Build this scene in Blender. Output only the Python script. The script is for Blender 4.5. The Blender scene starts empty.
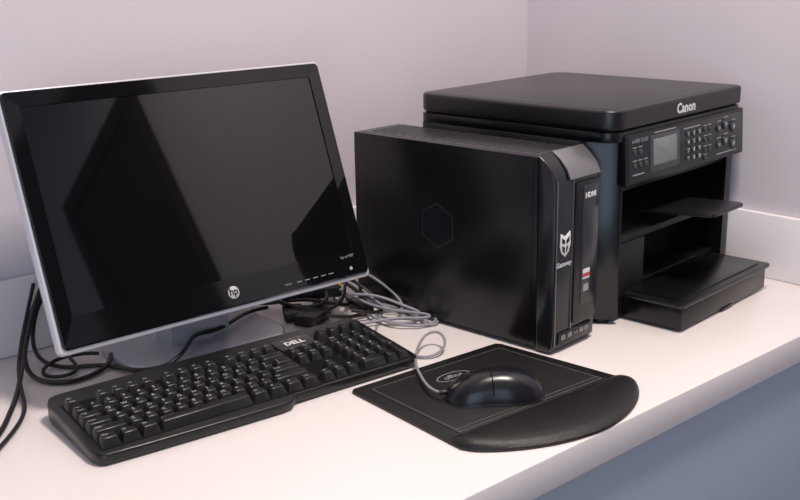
import bpy, bmesh, math, random
from mathutils import Vector, Matrix
random.seed(4)
r=math.radians
DZ=0.75
sc=bpy.context.scene
sc.view_settings.view_transform='Standard'
COL=sc.collection
# ---------------------------------------------------------------- materials
def mat(name,col,rough=.5,metal=0,spec=.5,bump=0,bscale=400,var=0,coat=0,emit=None,es=0):
    m=bpy.data.materials.new(name);m.use_nodes=True
    nt=m.node_tree;b=nt.nodes['Principled BSDF']
    b.inputs['Base Color'].default_value=(*col,1);b.inputs['Roughness'].default_value=rough
    b.inputs['Metallic'].default_value=metal;b.inputs['Specular IOR Level'].default_value=spec
    if coat:
        b.inputs['Coat Weight'].default_value=coat;b.inputs['Coat Roughness'].default_value=.03
    if emit: b.inputs['Emission Color'].default_value=(*emit,1);b.inputs['Emission Strength'].default_value=es
    tc=nt.nodes.new('ShaderNodeTexCoord')
    if bump:
        n=nt.nodes.new('ShaderNodeTexNoise');n.inputs['Scale'].default_value=bscale;n.inputs['Detail'].default_value=3
        bp=nt.nodes.new('ShaderNodeBump');bp.inputs['Strength'].default_value=bump;bp.inputs['Distance'].default_value=.001
        nt.links.new(tc.outputs['Object'],n.inputs['Vector']);nt.links.new(n.outputs['Fac'],bp.inputs['Height']);nt.links.new(bp.outputs['Normal'],b.inputs['Normal'])
    n2=nt.nodes.new('ShaderNodeTexNoise');n2.inputs['Scale'].default_value=3;n2.inputs['Detail'].default_value=4
    nt.links.new(tc.outputs['Object'],n2.inputs['Vector'])
    mx=nt.nodes.new('ShaderNodeMixRGB');mx.blend_type='MIX'
    v=max(var,.01)
    mx.inputs[1].default_value=(*[c*(1-v) for c in col],1);mx.inputs[2].default_value=(*[min(1,c*(1+v)) for c in col],1)
    nt.links.new(n2.outputs['Fac'],mx.inputs[0]);nt.links.new(mx.outputs[0],b.inputs['Base Color'])
    return m
WALL=mat('wall_paint',(.64,.60,.65),.7,bump=.15,bscale=250,var=.02)
TRIMM=mat('backsplash_white',(.82,.79,.81),.4,var=.01)
DESKM=mat('desk_laminate',(.83,.78,.775),.30,bump=.04,bscale=300,var=.02)
CABM=mat('cabinet_paint',(.36,.43,.52),.6,var=.02)
FLOORM=mat('floor_wood',(.22,.17,.14),.5,var=.2)
CEILM=mat('ceiling_paint',(.75,.73,.74),.8)
REFLM=mat('reflection_slab_dark',(.02,.015,.012),.4,var=.2)  # dark colour of the added slab mirrored in the screen
BLK=mat('black_satin',(.005,.005,.006),.25,bump=.05,bscale=900,spec=.4)
BLKP=mat('black_pillar',(.007,.008,.010),.22)
BLKM=mat('black_matte',(.007,.007,.008),.55,bump=.2,bscale=1200,spec=.4)
BLKT=mat('black_textured',(.008,.008,.009),.30,bump=.12,bscale=1500)
TOPP=mat('vent_plate',(.035,.035,.038),.32)
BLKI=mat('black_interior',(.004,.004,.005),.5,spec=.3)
GLS=mat('black_gloss',(.004,.004,.005),.06)
PNL=mat('panel_black',(.012,.013,.017),.2)
PNL2=mat('door_inlay',(.022,.024,.032),.18)
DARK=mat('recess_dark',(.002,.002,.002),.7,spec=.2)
SCR=mat('screen_glass',(.003,.003,.004),.03,spec=.7)
SIL=mat('silver_plastic',(.66,.67,.72),.28,metal=.3)
SILB=mat('silver_base',(.50,.51,.56),.25,metal=.3)
GREYM=mat('grey_metal',(.22,.22,.23),.28,metal=.6)
WHT=mat('print_white',(.8,.8,.8),.5)
GRY=mat('print_grey',(.33,.34,.37),.5)
GRYL=mat('legend_grey',(.45,.45,.47),.5)
LCD=mat('lcd_glass',(.22,.24,.23),.25)
LCDB=mat('lcd_frame',(.05,.055,.06),.3)
KEY=mat('keycap_black',(.014,.014,.015),.28,bump=.06,bscale=1500)
LEA=mat('leather_black',(.007,.0065,.0065),.40,bump=.7,bscale=600,var=.1)
PADM=mat('pad_cloth',(.009,.008,.008),.48,bump=.5,bscale=1200)
STI=mat('stitch_thread',(.16,.15,.15),.7)
MOU=mat('mouse_shell',(.009,.009,.013),.26)
MOUS=mat('mouse_side',(.007,.007,.008),.4)
CBK=mat('cable_black',(.008,.008,.009),.4)
CGR=mat('cable_grey',(.27,.27,.31),.45)
YEL=mat('plug_yellow',(.75,.5,.05),.4)
RED=mat('label_red',(.5,.05,.04),.4)
BTN=mat('button_dark',(.04,.042,.05),.35)
PL=mat('led_plate',(.04,.04,.045),.3)
# ---------------------------------------------------------------- helpers
def root(name,x,y,z=0,yaw=0):
    e=bpy.data.objects.new(name,None);COL.objects.link(e);e.empty_display_size=.05
    e.location=(x,y,z+DZ);e.rotation_euler=(0,0,r(yaw));return e
def mk(name,bm,m,par=None,smooth=True,loc=(0,0,0),rot=(0,0,0)):
    bmesh.ops.recalc_face_normals(bm,faces=bm.faces)
    me=bpy.data.meshes.new(name);bm.to_mesh(me);bm.free()
    for p in me.polygons:p.use_smooth=smooth
    if smooth:
        try: me.set_sharp_from_angle(angle=r(35))
        except Exception: pass
    if m: me.materials.append(m)
    o=bpy.data.objects.new(name,me);COL.objects.link(o);o.parent=par;o.location=loc;o.rotation_euler=rot
    return o
def rrect(x0,x1,y0,y1,rad,n=6):
    if not isinstance(rad,(list,tuple)):rad=[rad]*4
    pts=[]
    for (cx,cy,a0,R) in((x0,y0,180,rad[0]),(x1,y0,270,rad[1]),(x1,y1,0,rad[2]),(x0,y1,90,rad[3])):
        if R<=1e-6: pts.append((cx,cy));continue
        ox=cx+(R if cx==x0 else -R);oy=cy+(R if cy==y0 else -R)
        for i in range(n+1):
            a=r(a0+90*i/n);pts.append((ox+R*math.cos(a),oy+R*math.sin(a)))
    return pts
def prism(name,pts,a,b,m,par,bev=0,axis='z',seg=2,fn=None,smooth=True,loc=(0,0,0),rot=(0,0,0)):
    bm=bmesh.new()
    def P(p,h):
        return {'z':(p[0],p[1],h),'y':(p[0],h,p[1]),'x':(h,p[0],p[1])}[axis]
    A=[bm.verts.new(P(p,a)) for p in pts];B=[bm.verts.new(P(p,b)) for p in pts]
    fa=bm.faces.new(A);fb=bm.faces.new(B[::-1]);n=len(pts)
    for i in range(n):bm.faces.new((A[i],B[i],B[(i+1)%n],A[(i+1)%n]))
    bmesh.ops.recalc_face_normals(bm,faces=bm.faces)
    if bev:
        es=[e for e in bm.edges if e in list(fa.edges) or e in list(fb.edges)]
        if n==4: es=list(bm.edges)
        bmesh.ops.bevel(bm,geom=es,offset=bev,segments=seg,profile=.5,affect='EDGES',clamp_overlap=True)
    if fn:
        for v in bm.verts: v.co=Vector(fn(*v.co))
    return mk(name,bm,m,par,smooth,loc,rot)
def box(name,x0,x1,y0,y1,z0,z1,m,par,bev=.001,**k):
    return prism(name,[(x0,y0),(x1,y0),(x1,y1),(x0,y1)],z0,z1,m,par,bev,**k)
def cyl(name,c,rad,a,b,m,par,axis='z',n=24,bev=0,rx=None):
    pts=[(c[0]+rad*math.cos(2*math.pi*i/n),c[1]+(rx or rad)*math.sin(2*math.pi*i/n)) for i in range(n)]
    return prism(name,pts,a,b,m,par,bev,axis=axis)
def textmesh(s,size,align='CENTER',ext=.0001,bold=0):
    cu=bpy.data.curves.new('t','FONT');cu.body=s;cu.size=size;cu.align_x=align;cu.align_y='CENTER';cu.extrude=ext;cu.offset=bold
    cu.resolution_u=2
    o=bpy.data.objects.new('t',cu);COL.objects.link(o)
    bpy.context.view_layer.update()
    me=bpy.data.meshes.new_from_object(o.evaluated_get(bpy.context.evaluated_depsgraph_get()))
    bpy.data.objects.remove(o);return me
def text(name,s,size,loc,m,par,rot=(90,0,0),align='CENTER',bold=0,sx=1):
    me=textmesh(s,size,align,bold=bold);me.materials.clear();me.materials.append(m)
    o=bpy.data.objects.new(name,me);COL.objects.link(o);o.parent=par;o.location=loc;o.rotation_euler=[r(a) for a in rot];o.scale=(sx,1,1)
    return o
def tube(name,pts,rad,m,par,cyc=False,res=6):
    cu=bpy.data.curves.new(name,'CURVE');cu.dimensions='3D';cu.bevel_depth=rad;cu.bevel_resolution=4;cu.resolution_u=res
    sp=cu.splines.new('NURBS');sp.points.add(len(pts)-1)
    for p,q in zip(sp.points,pts):p.co=(*q,1)
    sp.order_u=4;sp.use_endpoint_u=not cyc;sp.use_cyclic_u=cyc
    cu.materials.append(m)
    o=bpy.data.objects.new(name,cu);COL.objects.link(o);o.parent=par;return o
# ---------------------------------------------------------------- room
RX,BY=.03,.0265;DF=-.6985
def room(name,x0,x1,y0,y1,z0,z1,m,bev=0):
    return box(name,x0,x1,y0,y1,z0,z1,m,None,bev)
room('wall_back',-3.2,RX,BY,BY+.1,0,2.6,WALL)
room('wall_right',RX,RX+.1,-3.4,BY+.1,0,2.6,WALL)
room('floor',-3.2,RX+.1,-3.4,BY+.1,-.05,0,FLOORM)
room('ceiling',-3.2,RX+.1,-3.4,BY+.1,2.6,2.65,CEILM)
dr=bpy.data.objects.new('reflection_slab',None);COL.objects.link(dr)  # unseen framed slab, added to give the screen a dark reflection
box('slab',RX-.03,RX-.001,-2.35,-1.72,.002,2.08,REFLM,dr,.003)
for y in(-2.41,-1.72): box('frame',RX-.04,RX-.001,y,y+.06,.002,2.14,REFLM,dr,.003)
box('frame_top',RX-.04,RX-.001,-2.35,-1.72,2.08,2.14,REFLM,dr,.003)
desk=root('desk',0,0,0)
box('top',-3.1,RX-.0005,DF,BY-.0005,-.042,0,DESKM,desk,.002)
box('front_panel',-3.1,RX-.0005,DF+.012,DF+.03,-.75,-.0425,CABM,desk,.001)
box('left_panel',-3.1,-3.07,DF+.031,BY-.01,-.75,-.0425,CABM,desk,.001)
box('baseboard_back',-3.1,RX-.0015,BY-.0125,BY-.0005,DZ+.0003,DZ+.108,TRIMM,None,.0015)
box('baseboard_right',RX-.0125,RX-.0005,DF+.004,BY-.013,DZ+.0003,DZ+.108,TRIMM,None,.0015)
# ---------------------------------------------------------------- printer
p=root('printer',-.3766,-.4947,0,4.96)
W,D=.3815,.363
prism('side_left',[(-.003,.352),(-.003,.056),(-.0022,.050),(.000,.0445),(.0125,.0250),(.0250,.0068),(.0285,.0040),(.032,.003),(.032,.360),(.005,.360)],.008,.272,BLKP,p,.0012)
prism('side_right',rrect(.350,W-.001,.004,D-.003,[0,.014,.008,0]),.008,.272,BLK,p,.0015)
box('core',.031,.351,.13,D-.004,.008,.272,BLKI,p,.001)
box('base',.031,.351,.012,.131,.008,.036,BLK,p,.001)
box('head_box',.031,.351,.012,.131,.196,.272,BLKI,p,.001)
prism('output_floor',[(.012,.128),(.131,.156),(.131,.10),(.012,.118)],.031,.351,BLKM,p,.001,axis='x')
box('front_wall_left',.031,.112,.010,.10,.036,.1175,BLKM,p,.002)
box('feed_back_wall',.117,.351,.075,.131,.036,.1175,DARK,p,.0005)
box('feed_lip',.113,.351,.02,.074,.036,.046,BLKT,p,.001)
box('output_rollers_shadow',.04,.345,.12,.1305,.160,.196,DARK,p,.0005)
prism('scanner_housing',rrect(-.003,W,.0,D,[.026,.014,.02,.02],8),.2725,.2865,BLK,p,.001)
prism('lid_gap',rrect(.002,W-.004,.004,D-.004,[.022,.012,.018,.018],8),.286,.289,DARK,p,0)
prism('lid',rrect(-.004,W+.001,-.003,D+.002,[.03,.016,.03,.026],10),.289,.3175,BLKT,p,.0045,seg=4)
prism('lid_inset_line',rrect(.006,W-.009,.007,D-.008,[.024,.012,.024,.02],10),.3173,.3179,BLKT,p,.0003)
def rake(x,y,z): return (x,y+(z-.207)*.06,z)
prism('control_panel',rrect(.024,W+.001,.208,.2815,.004),-.0075,.013,BLK,p,.0015,axis='y',fn=rake)
prism('panel_face',rrect(.031,W-.006,.212,.278,.004),-.0082,-.006,PNL,p,.0004,axis='y',fn=rake)
def yf(z): return -.0084+(z-.207)*.06
prism('lcd_frame',rrect(.088,.171,.220,.273,.003),-.0092,-.008,LCDB,p,.0003,axis='y',fn=rake)
prism('lcd',rrect(.096,.163,.229,.267,.001),-.0095,-.009,LCD,p,.0001,axis='y',fn=rake)
def btn(x,z,rad,m,rx=None,d=0): 
    return cyl('button',(x,z),rad,yf(z)-.0018-d,yf(z)+.001,m,p,axis='y',n=16,bev=.0004,rx=rx)
for i in range(3):
    for j in range(4):
        x=.197+i*.017;z=.262-j*.0125
        btn(x,z,.0052,BTN,.0042);text('label',['1','2','3','4','5','6','7','8','9','*','0','#'][j*3+i],.0085,(x,yf(z)-.0020,z),WHT,p)
for (x,z) in((.252,.262),(.266,.262),(.252,.246),(.266,.246),(.252,.230),(.266,.230),(.252,.217)):
    btn(x,z,.0045,BTN,.0035);box('label_bar',x-.005,x+.005,yf(z)-.0004,yf(z)+.0003,z+.0055,z+.0067,GRY,p,0)
for (x,z,rad) in((.296,.258,.006),(.318,.262,.008),(.345,.255,.009),(.296,.232,.006),(.318,.236,.008),(.345,.228,.009)):
    btn(x,z,rad,BTN);btn(x,z,rad*.45,GRY,d=.0004);box('label_bar',x-.007,x+.007,yf(z)-.0004,yf(z)+.0003,z+.0105,z+.0118,GRY,p,0)
for (x,z) in((.045,.255),(.06,.255),(.045,.236),(.06,.236),(.075,.236)):
    btn(x,z,.004,BTN);box('label_bar',x-.005,x+.005,yf(z)-.0004,yf(z)+.0003,z+.006,z+.0072,GRY,p,0)
for (a,b_,z) in((.04,.07,.222),(.1,.16,.2755),(.185,.235,.270),(.29,.355,.217)):
    box('label_bar',a,b_,yf(z)-.0009,yf(z)+.0003,z,z+.0012,GRY,p,0)
text('model_label','LASER CLASS',.0075,(.06,yf(.2705)-.0006,.2705),GRY,p)
text('brand_label','Canon',.021,(.192,-.0034,.3025),WHT,p,bold=.0006)
def tap(x,y,z):
    kk=1 - .12*max(0,(-y)/.088); return (.18+(x-.18)*kk,y,z+ (y+.088)*-.06)
prism('paper_stop',rrect(.125,.24,-.088,.03,[.012,.012,0,0]),.156,.1615,BLKT,p,.0012,fn=tap)
box('tray_body',.058,.328,-.086,.011,.004,.038,BLK,p,.002)
prism('tray_cover',rrect(.05,.334,-.091,.010,[.006,.006,0,0]),.0382,.0445,BLKT,p,.0015)
prism('tray_cover_rim',rrect(.064,.32,-.078,.004,.004),.0445,.0462,BLK,p,.0006)
box('tray_handle',.18,.215,-.0875,-.06,.0012,.006,BLK,p,.001)
for q in((.03,.03),(.35,.03),(.03,.33),(.35,.33)): cyl('foot',q,.012,0,.0085,BLKM,p)
# ---------------------------------------------------------------- desktop computer
t=root('desktop_computer',-.5123,-.5055,0,4.96)
W,D,H=.1019,.3748,.2718
box('case',.001,.1009,.0285,D,.006,.2705,BLK,t,.0015)
box('side_panel',.0,.0012,.036,D-.012,.012,.264,BLK,t,.0004)
box('rear_plate',.006,.096,D,D+.001,.012,.262,GREYM,t,.0003)
box('vent_plate',.012,.097,.040,D-.008,.2700,.2709,TOPP,t,.0003)
prism('bezel',[(.028,.002),(.006,.002),(.001,.008),(0,.03),(-.001,.14),(0,.235),(.006,.252),(.016,.264),(.028,.2735)],0,W,PNL,t,.003,axis='x',seg=3)
prism('bezel_cap',[(.0045,.2515),(-.0012,.2385),(-.0035,.240),(.003,.254),(.0145,.266),(.027,.2752),(.028,.2735),(.0155,.2648)],.03,W-.001,GREYM,t,.0006,axis='x')
prism('door_panel',rrect(.042,.098,.036,.234,.004),-.0042,0,BLK,t,.0008,axis='y')
prism('door_gloss',rrect(.058,.096,.06,.228,.003),-.0050,-.004,PNL2,t,.0003,axis='y')
prism('door_groove',rrect(.0395,.0415,.03,.24,0),-.0018,0,GREYM,t,0,axis='y')
prism('side_groove',rrect(.0035,.005,.012,.24,0),-.0014,0,GREYM,t,0,axis='y')
box('port_strip',.012,.09,-.002,.001,.012,.03,BLK,t,.001)
for x in(.018,.034,.062,.074): box('port',x,x+.010,-.0026,-.0015,.018,.025,GREYM,t,.0003)
for x in(.05,.056): cyl('jack',(x,.021),.002,-.003,-.001,GREYM,t,axis='y',n=12)
prism('badge',[(.012,.170),(.023,.164),(.034,.170),(.035,.152),(.031,.142),(.023,.136),(.015,.142),(.011,.152)],-.0022,-.0008,WHT,t,.0003,axis='y')
for q in([(.0145,.1635),(.0215,.159),(.0215,.1535),(.0145,.1565)],[(.0245,.159),(.0315,.1635),(.0315,.1565),(.0245,.1535)],[(.0145,.153),(.0215,.1495),(.0215,.1405),(.0165,.1445)],[(.0245,.1495),(.0285,.1515),(.0275,.1445),(.0245,.1415)]):
    prism('badge_spots',q,-.0026,-.0021,BLK,t,0,axis='y')
text('brand_label','Gateway',.0098,(.0215,-.0014,.126),WHT,t,bold=.0001)
text('port_label','HDMI',.0102,(.0755,-.0053,.213),WHT,t,bold=.0004)
box('sticker',.062,.078,-.0056,-.0049,.096,.110,WHT,t,0)
box('sticker_band',.062,.078,-.0060,-.0055,.099,.104,RED,t,0)
box('sticker',.064,.076,-.0056,-.0049,.078,.088,GRY,t,0)
bm=bmesh.new()
for j in range(32):
    for i in range(9):
        x=.020+i*.0085+(j%2)*.00425;y=.05+j*.0098
        if x>.093: continue
        vs=[bm.verts.new((x+.0028*math.cos(a*math.pi/4),y+.0036*math.sin(a*math.pi/4),.2711)) for a in range(8)]
        bm.faces.new(vs)
mk('vent_holes',bm,DARK,t,False)
bm=bmesh.new()
def ringf(R,n,wd,cx,cz,x):
    A=[];B=[]
    for i in range(n):
        a=2*math.pi*(i+.5)/n
        A.append(bm.verts.new((x,cx+R*math.cos(a),cz+R*math.sin(a))));B.append(bm.verts.new((x,cx+(R-wd)*math.cos(a),cz+(R-wd)*math.sin(a))))
    for i in range(n): bm.faces.new((A[i],A[(i+1)%n],B[(i+1)%n],B[i]))
ringf(.034,6,.0012,.205,.150,-.0002)
mk('side_emblem',bm,TOPP,t,False)
for q in((.02,.05),(.085,.05),(.02,.34),(.085,.34)): cyl('foot',q,.009,0,.0065,BLKM,t)
# ---------------------------------------------------------------- monitor
MX,MY,MZ=-1.0731,-.2247,.0772
mo=root('computer_monitor',MX,MY,0,-.39)
hd=bpy.data.objects.new('display_head',None);COL.objects.link(hd);hd.parent=mo;hd.location=(0,0,MZ);hd.rotation_euler=(r(-20.27),0,0)
w,h=.475,.3215
prism('shell_silver',rrect(-.003,w+.002,-.0035,h+.0015,.007),.0022,.018,SIL,hd,.0025,axis='y',seg=3)
prism('back_shell',rrect(.03,w-.03,.02,h-.02,.02),.0155,.045,BLK,hd,.012,axis='y',seg=3)
def frame(name,o,i,y0,y1,m,par):
    bm=bmesh.new();n=len(o)
    def L(pts,y): return [bm.verts.new((q[0],y,q[1])) for q in pts]
    e,a,b,c,d=L(o,.005),L(o,y0+.003),L(i,y0+.0012),L(i,y1),L(rrect(.0025,w-.0025,.0045,h-.0025,.006),y0)
    for k in range(n):
        k2=(k+1)%n
        for s1,s2 in((e,a),(a,d),(d,b),(b,c)): bm.faces.new((s1[k],s1[k2],s2[k2],s2[k]))
    return mk(name,bm,m,par,True)
frame('bezel',rrect(.0008,w-.001,.0022,h-.001,.007),rrect(.021,w-.021,.041,h-.021,.0005),-.0022,.0010,GLS,hd)
box('screen',.0205,w-.0205,.0006,.0024,.0405,h-.0205,SCR,hd,0)
cyl('logo_disc',(.243,.0215),.0085,-.0030,-.0012,SIL,hd,axis='y',n=28,bev=.0002)
text('logo_text','hp',.014,(.243,-.0032,.0225),BLK,hd,bold=.0003)
text('model_label','hp w1907',.006,(w-.035,-.0021,.032),GRY,hd)
for i in range(5): box('menu_button',.345+i*.014,.353+i*.014,-.0026,-.0012,.013,.0142,GRY,hd,0)
text('menu_label','menu',.005,(.33,-.0023,.014),GRY,hd)
cyl('power_button',(w-.033,.014),.0025,-.0026,-.0012,SIL,hd,axis='y',n=20)
prism('stand_neck',[(.09,.008),(.135,.008),(.125,.20),(.085,.215),(.075,.19)],.19,.285,SILB,mo,.004,axis='x')
box('hinge',.2,.275,.055,.11,.165,.215,BLK,mo,.006)
prism('stand_base',rrect(.115,.36,.012,.19,[.07,.07,.05,.05],10),.0005,.011,SILB,mo,.004,seg=3)
# ---------------------------------------------------------------- keyboard
k=root('keyboard',-1.109,-.3785,0,-3.88)
SL=.085
def slope(x,y,z): return (x,y,z+ (y*SL if z>.006 else 0))
out=[(-.006,.014)]+[(-.004+.012-.012*math.cos(r(a)),-.006+.012-.012*math.sin(r(a))) for a in(15,45,75)]+[(.05,-.008),(.15,-.011),(.225,-.0125),(.238,-.010),(.249,.0005),(.30,.0015),(.425,.0015)]
out+=[(.435+.010*math.sin(r(a)),.0115-.010*math.cos(r(a))) for a in(15,45,75)]+[(.4455,.03),(.4465,.145),(.441,.156),(.433,.159),(.30,.163),(.15,.163),(.01,.159),(.001,.155),(-.004,.145)]
prism('body',out,.002,.0150,BLKT,k,.003,seg=3,fn=slope)
for x in(.03,.41):
    box('foot',x,x+.02,.14,.15,0,.004,BLKM,k,.0005);box('foot',x,x+.02,.01,.02,0,.004,BLKM,k,.0005)
U=.019;X0=.006;Y0=.0055
NX=X0+15*U+.005;PX=NX+3*U+.005
for nm,x0,x1,y0,y1 in(('key_gap_shade',X0-.0015,X0+15*U,Y0-.002,Y0+5*U+.001),('key_gap_shade',X0-.0015,X0+15*U,Y0+5*U+.004,Y0+6*U+.006),('key_gap_shade',NX-.0015,NX+3*U,Y0-.001,Y0+5*U),('key_gap_shade',PX-.0015,PX+4*U,Y0-.001,Y0+5*U)):
    box(nm,x0,x1,y0,y1,.0148,.0154,DARK,k,0,fn=slope)  # near-black plates on the body paint the shade in gaps between keys
bm=bmesh.new();lab=[]
def key(x,y,wu=1,hu=1,l=''):
    w_,h_=wu*U-.0018,hu*U-.0018;z0=.014+SL*(y+h_/2);hh=.0118
    b=[(x,y),(x+w_,y),(x+w_,y+h_),(x,y+h_)];ix=.0033
    tp=[(x+ix,y+.0038),(x+w_-ix,y+.0038),(x+w_-ix,y+h_-.0028),(x+ix,y+h_-.0028)]
    A=[bm.verts.new((q[0],q[1],z0)) for q in b];B=[bm.verts.new((q[0],q[1],z0+hh+(q[1]-y-h_/2)*(SL+.05))) for q in tp]
    f=[bm.faces.new(B)]+[bm.faces.new((A[i],A[(i+1)%4],B[(i+1)%4],B[i])) for i in range(4)]
    es=[e for e in f[0].edges]+[e for e in bm.edges if (e.verts[0] in A and e.verts[1] in B) or (e.verts[1] in A and e.verts[0] in B)]
    bmesh.ops.bevel(bm,geom=list(set(es)),offset=.0009,segments=2,profile=.5,affect='EDGES',clamp_overlap=True)
    if l: lab.append((l,x+.0042,y+h_-.0068,z0+hh+.0003+(h_/2-.0068)*(SL+.05)))
yr=[Y0,Y0+U,Y0+2*U,Y0+3*U,Y0+4*U,Y0+5*U+.006]
def row(y,x,items):
    for wd,l in items:
        if l is not None: key(x,y,wd,1,l)
        x+=wd*U
row(yr[0],X0,[(1.25,'Ctrl'),(1.25,'+'),(1.25,'Alt'),(6.25,''),(1.25,'Alt'),(1.25,'+'),(1.25,'='),(1.25,'Ctrl')])
row(yr[1],X0,[(2.25,'Shift')]+[(1,c) for c in'ZXCVBNM<>?']+[(2.75,'Shift')])
row(yr[2],X0,[(1.75,'Caps')]+[(1,c) for c in'ASDFGHJKL:"']+[(2.25,'Enter')])
row(yr[3],X0,[(1.5,'Tab')]+[(1,c) for c in'QWERTYUIOP{}']+[(1.5,'|')])
row(yr[4],X0,[(1,c) for c in'~1234567890-=']+[(2,'<--')])
row(yr[5],X0,[(1,'Esc'),(1,None)]+[(1,'F%d'%i) for i in(1,2,3,4)]+[(.5,None)]+[(1,'F%d'%i) for i in(5,6,7,8)]+[(.5,None)]+[(1,'F%d'%i) for i in(9,10,11,12)])
row(yr[0],NX,[(1,'<'),(1,'v'),(1,'>')]);row(yr[1],NX,[(1,None),(1,'^')])
row(yr[3],NX,[(1,'Del'),(1,'End'),(1,'Pg')]);row(yr[4],NX,[(1,'Ins'),(1,'Hm'),(1,'Pg')])
row(yr[0],PX,[(2,'0'),(1,'.')]);row(yr[1],PX,[(1,'1'),(1,'2'),(1,'3')]);row(yr[2],PX,[(1,'4'),(1,'5'),(1,'6')])
row(yr[3],PX,[(1,'7'),(1,'8'),(1,'9')]);row(yr[4],PX,[(1,'Nm'),(1,'/'),(1,'*'),(1,'-')])
row(yr[5]+.004,PX,[(1,''),(1,''),(1,''),(1,'')])
key(PX+3*U,yr[0],1,2,'En');key(PX+3*U,yr[2],1,2,'+')
mk('keycaps',bm,KEY,k,True)
bm=bmesh.new()
for l,x,y,z in lab:
    me=textmesh(l,.0072 if len(l)==1 else .0042,'LEFT',0)
    b2=len(bm.verts);bm.from_mesh(me);bm.verts.ensure_lookup_table()
    for v in bm.verts[b2:]: v.co=Vector((v.co.x+x,v.co.y+y,z+v.co.y*(SL+.05)+.0002))
    bpy.data.meshes.remove(me)
mk('key_legends',bm,GRYL,k,False)
prism('logo_plate',rrect(NX,NX+.056,yr[5],yr[5]+.030,.005),.0145,.0195,PL,k,.0012,fn=lambda x,y,z:(x,y,z+y*SL))
text('brand_label','DELL',.0135,(NX+.028,yr[5]+.013,.0197+(yr[5]+.013)*SL),WHT,k,rot=(5,0,0),bold=.0004)
for i in range(3): box('led',NX+.012+i*.014,NX+.016+i*.014,yr[5]+.0235,yr[5]+.0245,.0195+.133*SL,.0199+.133*SL,GRY,k,0)
# ---------------------------------------------------------------- mouse pad
a=root('mouse_pad',-.8005,-.6542,0,-3.15)
def spread(x,y,z=None):
    f=1+.125*max(0,min(1,(.243-y)/.21))
    return (x*f,y) if z is None else (x*f,y,z)
def fv(u):
    s=(u+.002)/.259
    return .034-.070*math.sin(math.pi*s**1.05)**.62 if 0<s<1 else .034
us=[-.002+.259*i/36 for i in range(37)]
outl=[spread(u,fv(u)) for u in us]+[spread(*q) for q in [(.2565,.06),(.2535,.237),(.249,.243),(.004,.243),(-.001,.239),(-.002,.06)]]
prism('pad_base',outl,.0003,.0045,LEA,a,.001,smooth=True)
prism('pad_surface',rrect(.016,.240,.056,.228,.003),.0045,.0052,PADM,a,.0004,fn=spread)
bm=bmesh.new();NU,NV=60,14;g=[]
for i in range(NU+1):
    u=-.002+.259*i/NU;s=i/NU;rowv=[]
    for j in range(NV+1):
        q=j/NV;v=fv(u)+.0005+( .056-fv(u)-.0005)*q
        e=min(1,(min(s,1-s)/.06));e=math.sqrt(max(0,1-(1-e)**2))
        z=.0044+.0085*e*(max(0,math.sin(math.pi*q**.85)))**.6
        rowv.append(bm.verts.new(spread(u,v,z)))
    g.append(rowv)
for i in range(NU):
    for j in range(NV): bm.faces.new((g[i][j],g[i+1][j],g[i+1][j+1],g[i][j+1]))
mk('wrist_rest',bm,LEA,a)
def stitches(x0,y0,x1,y1):
    x0,y0=spread(x0,y0);x1,y1=spread(x1,y1)
    L=math.hypot(x1-x0,y1-y0);n=int(L/.0055)
    for i in range(n):
        s=(i+.15)/n;e=(i+.8)/n
        A=Vector((x0+(x1-x0)*s,y0+(y1-y0)*s));B=Vector((x0+(x1-x0)*e,y0+(y1-y0)*e));d=(B-A).normalized();nn=Vector((-d.y,d.x))*.0006
        vs=[bm.verts.new((*q,.00545)) for q in(A-nn,B-nn,B+nn,A+nn)];bm.faces.new(vs)
bm=bmesh.new()
stitches(.0195,.060,.0195,.2245);stitches(.0195,.2245,.2365,.2245);stitches(.2365,.2245,.2365,.060);stitches(.0195,.062,.2365,.062);stitches(.0195,.069,.2365,.069)
mk('stitching',bm,STI,a,False)
bm=bmesh.new()
n=32;A=[];B=[]
for i in range(n):
    q=2*math.pi*i/n;A.append(bm.verts.new((.124+.026*math.cos(q),.190+.012*math.sin(q),.0054)));B.append(bm.verts.new((.124+.0248*math.cos(q),.190+.0108*math.sin(q),.0054)))
for i in range(n): bm.faces.new((A[i],A[(i+1)%n],B[(i+1)%n],B[i]))
mk('label_oval',bm,GRY,a,False)
text('pad_label','office',.014,(.124,.190,.0055),GRY,a,rot=(0,0,0))
# ---------------------------------------------------------------- mouse
ca,sa=math.cos(r(-3.15)),math.sin(r(-3.15))
def pw(u,v): return (-.8005+u*ca-v*sa,-.6542+u*sa+v*ca)
mxy=pw(.118,.107)
ms=root('computer_mouse',mxy[0],mxy[1],.0055,-3.15-33)
MA,MB,MH=.061,.0325,.037
def mouse_surf(scale=1,zoff=0,zmax=.038):
    bm=bmesh.new();NR,NA=18,56;rings=[]
    for i in range(NR+1):
        q=i/NR;ring=[]
        for j in range(NA):
            an=2*math.pi*j/NA;cx,sx_=math.cos(an),math.sin(an)
            ex=abs(cx)**.85*(1 if cx>0 else -1);ey=abs(sx_)**.85*(1 if sx_>0 else -1)
            x=MA*ex*q;y=MB*ey*q
            y*=1-.10*math.exp(-((x+.005)/.022)**2)+ .04*(x/MA)
            z=zmax*(max(0,1-q**2.7))**.55
            z*=.80+.20*math.cos((x-.014)/.060*1.5)
            ring.append((x*scale,y*scale,z+zoff))
        rings.append(ring)
    cen=bm.verts.new(rings[0][0]);VR=[[bm.verts.new(q) for q in rg] for rg in rings[1:]]
    for j in range(NA): bm.faces.new((cen,VR[0][j],VR[0][(j+1)%NA]))
    for i in range(len(VR)-1):
        for j in range(NA): bm.faces.new((VR[i][j],VR[i+1][j],VR[i+1][(j+1)%NA],VR[i][(j+1)%NA]))
    bm.faces.new(VR[-1][::-1]);return bm
mk('shell',mouse_surf(1,.004,MH-.004),MOU,ms)
mk('skirt',mouse_surf(1.02,.0,.022),MOUS,ms)
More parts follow.
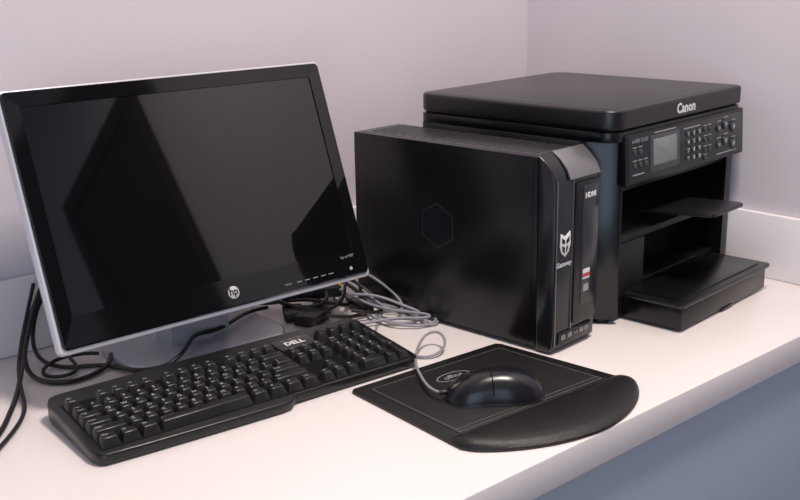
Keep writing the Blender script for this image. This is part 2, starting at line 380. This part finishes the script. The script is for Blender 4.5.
def mz(x): return .004+(MH-.004)*(max(0,1-(abs(x)/MA)**2.7))**.55*(.80+.20*math.cos((x-.014)/.060*1.5))
tube('button_seam',[(x/1000,0,mz(x/1000)+.0001) for x in range(-58,-5,4)],.0006,DARK,ms)
tube('button_line',[(-.006,y/1000,.004+(MH-.004)*(max(0,1-(abs(y)/32.5)**2.7))**.55*.985) for y in range(-31,32,3)],.0005,DARK,ms)
cyl('scroll_wheel',(-.034,mz(-.034)-.004),.0085,-.0035,.0035,BLKM,ms,axis='y',n=28,bev=.001)
cyl('cable_collar',(0,.010),.0032,-.068,-.058,MOUS,ms,axis='x',n=14,bev=.0005)
# ---------------------------------------------------------------- cables
cr=math.cos(r(-36.15));sr=math.sin(r(-36.15))
def mw(x,y): return (mxy[0]+x*cr-y*sr,mxy[1]+x*sr+y*cr)
m0=mw(-.064,0);m1=mw(-.078,0)
mc=root('mouse_cable',0,0,0)
g2=.0028
tube('cord',[(m0[0],m0[1],.0155),(m1[0],m1[1],.0155),(-.700,-.440,.012),(-.672,-.405,.010),(-.640,-.375,.012),(-.608,-.358,.020),(-.590,-.368,.022),(-.600,-.394,.012),(-.630,-.404,.004),(-.652,-.388,g2),(-.653,-.35,g2),(-.648,-.30,g2),(-.62,-.26,g2),(-.58,-.23,g2),(-.56,-.2,g2)],.0019,CGR,mc,res=10)
gb=root('cable_bundle',0,0,0)
gp=[(-.56,-.2),(-.53,-.24),(-.515,-.29),(-.545,-.31),(-.585,-.29),(-.60,-.25),(-.57,-.21),(-.53,-.2),(-.525,-.25),(-.55,-.285),(-.59,-.27),(-.60,-.22),(-.56,-.17),(-.545,-.13),(-.57,-.10),(-.585,-.12),(-.57,-.16),(-.55,-.14),(-.545,-.06),(-.55,0)]
tube('grey_cord',[(x,y,g2+.003*(i%3)) for i,(x,y) in enumerate(gp)],.0022,CGR,gb)
tube('grey_cord_b',[(-.69,-.21,.004),(-.66,-.23,.004),(-.62,-.235,.006),(-.575,-.26,.010),(-.54,-.30,.010),(-.532,-.285,.012),(-.56,-.255,.014),(-.59,-.2,.02),(-.58,-.15,.03),(-.575,-.09,.02),(-.56,-.05,.02)],.0022,CGR,gb)
tube('grey_cord_c',[(-.60,-.17,.03),(-.575,-.2,.036),(-.55,-.24,.02),(-.525,-.27,.006),(-.522,-.295,g2),(-.54,-.31,g2),(-.555,-.30,g2),(-.535,-.27,.006),(-.535,-.21,.006),(-.56,-.15,.01)],.0022,CGR,gb)
tube('grey_cord_d',[(-.555,-.06,.05),(-.55,-.11,.06),(-.545,-.16,.05),(-.535,-.21,.03),(-.54,-.24,.012),(-.565,-.25,.012),(-.575,-.22,.02),(-.565,-.17,.03)],.0022,CGR,gb)
tube('black_cord_a',[(-.56,-.02,.01),(-.565,-.06,.05),(-.56,-.09,.09),(-.545,-.07,.11),(-.54,-.02,.08)],.003,CBK,gb)
tube('black_cord_b',[(-.685,-.02,.06),(-.69,-.08,.03),(-.67,-.13,.012),(-.63,-.17,.02),(-.60,-.12,.03),(-.57,-.08,.012),(-.55,-.02,.03)],.0035,CBK,gb)
tube('black_cord_c',[(-.69,-.01,.006),(-.685,-.06,.006),(-.66,-.10,.02),(-.64,-.15,.028),(-.60,-.18,.012),(-.57,-.14,.008),(-.55,-.1,.008),(-.56,-.04,.006)],.003,CBK,gb)
tube('black_cord_d',[(-.66,-.20,.02),(-.635,-.215,.012),(-.61,-.20,.006),(-.59,-.21,.006),(-.57,-.19,.012),(-.56,-.14,.03),(-.575,-.10,.04),(-.61,-.09,.04),(-.65,-.12,.03)],.003,CBK,gb)
tube('black_cord_e',[(-.69,-.16,.03),(-.665,-.20,.022),(-.63,-.20,.03),(-.60,-.17,.04),(-.575,-.14,.05),(-.555,-.16,.03),(-.545,-.19,.01),(-.56,-.215,.008),(-.59,-.23,.012),(-.62,-.21,.02)],.0026,CBK,gb)
def plug(x,y,z,yaw,L,Wd,Ht,m,nm='plug'):
    o=prism(nm,rrect(-L/2,L/2,-Wd/2,Wd/2,.003),0,Ht,m,gb,.002);o.location=(x,y,z);o.rotation_euler=(0,0,r(yaw));return o
plug(-.66,-.165,.001,25,.055,.035,.016,CBK);plug(-.62,-.135,.001,35,.03,.03,.012,GREYM);plug(-.595,-.11,.014,-20,.05,.03,.016,CBK)
plug(-.67,-.13,.001,60,.045,.03,.015,CBK);plug(-.575,-.175,.002,80,.05,.022,.014,CBK);plug(-.56,-.10,.018,10,.014,.012,.010,YEL);plug(-.548,-.085,.032,30,.03,.025,.014,CBK)
plug(-.64,-.10,.016,-30,.05,.03,.016,CBK)
lc=root('power_cable',0,0,0)
tube('cord_a',[(-.93,-.05,.20),(-.97,-.03,.17),(-1.00,-.02,.12),(-1.03,-.03,.07),(-1.065,-.07,.02),(-1.10,-.135,.004),(-1.135,-.19,.004),(-1.165,-.24,.004),(-1.23,-.30,.004)],.0033,CBK,lc)
tube('cord_b',[(-.93,-.03,.18),(-.97,-.01,.14),(-1.005,0,.09),(-1.04,-.02,.04),(-1.065,-.07,.006),(-1.06,-.12,.004),(-1.03,-.145,.004),(-.99,-.135,.004),(-.965,-.12,.006),(-.955,-.10,.010)],.0033,CBK,lc)
tube('cord_c',[(-.96,-.02,.12),(-.995,0.005,.09),(-1.02,0.0,.05),(-1.04,-.04,.008),(-1.02,-.09,.004),(-.985,-.105,.004),(-.968,-.12,.004),(-.962,-.165,.006),(-.93,-.21,.014),(-.89,-.195,.028),(-.85,-.14,.024),(-.82,-.145,.020),(-.78,-.13,.020),(-.73,-.10,.020),(-.69,-.09,.012)],.003,CBK,lc)
tube('cord_d',[(-1.01,0.003,.10),(-1.035,-.02,.06),(-1.06,-.05,.03),(-1.085,-.10,.012),(-1.10,-.155,.004),(-1.12,-.21,.004),(-1.18,-.27,.004)],.0026,CBK,lc)
tube('cord_e',[(-.98,-.01,.10),(-1.0,-.02,.06),(-1.01,-.06,.02),(-1.0,-.11,.005),(-1.03,-.12,.004),(-1.055,-.095,.004),(-1.035,-.07,.012),(-.99,-.07,.014),(-.965,-.085,.010)],.0026,CBK,lc)
# ---------------------------------------------------------------- lights
def area(name,loc,tgt,sx,sy,pw_,col):
    l=bpy.data.lights.new(name,'AREA');l.shape='RECTANGLE';l.size=sx;l.size_y=sy;l.energy=pw_;l.color=col
    o=bpy.data.objects.new(name,l);COL.objects.link(o);o.location=loc
    o.rotation_euler=(Vector(tgt)-Vector(loc)).to_track_quat('-Z','Y').to_euler();return o
area('window_light',(-2.9,-2.6,1.15),(-.4,-.3,1.15),1.7,2.1,25,(.62,.78,1))
area('ceiling_light',(-.62,-.95,2.55),(-.62,-.90,0),.35,.35,34,(1,.88,.79))
wd=bpy.data.worlds.new('world');sc.world=wd;wd.use_nodes=True
wd.node_tree.nodes['Background'].inputs[0].default_value=(.88,.82,.88,1);wd.node_tree.nodes['Background'].inputs[1].default_value=.17
# ---------------------------------------------------------------- camera
C=Vector((-1.5501,-1.3691,.5255+DZ));yaw,pit,rol=r(-41.5677),r(15.5671),r(-.9589)
fw=Vector((-math.sin(yaw)*math.cos(pit),math.cos(yaw)*math.cos(pit),-math.sin(pit)))
rt=Vector((math.cos(yaw),math.sin(yaw),0));up=rt.cross(fw)
rt2=rt*math.cos(rol)+up*math.sin(rol);up2=-rt*math.sin(rol)+up*math.cos(rol)
cd=bpy.data.cameras.new('camera');cam=bpy.data.objects.new('camera',cd);COL.objects.link(cam)
M=Matrix((( rt2.x,up2.x,-fw.x,C.x),(rt2.y,up2.y,-fw.y,C.y),(rt2.z,up2.z,-fw.z,C.z),(0,0,0,1)))
cam.matrix_world=M;cd.sensor_width=36;cd.lens=1050.23/800*36;cd.clip_start=.05
sc.camera=cam
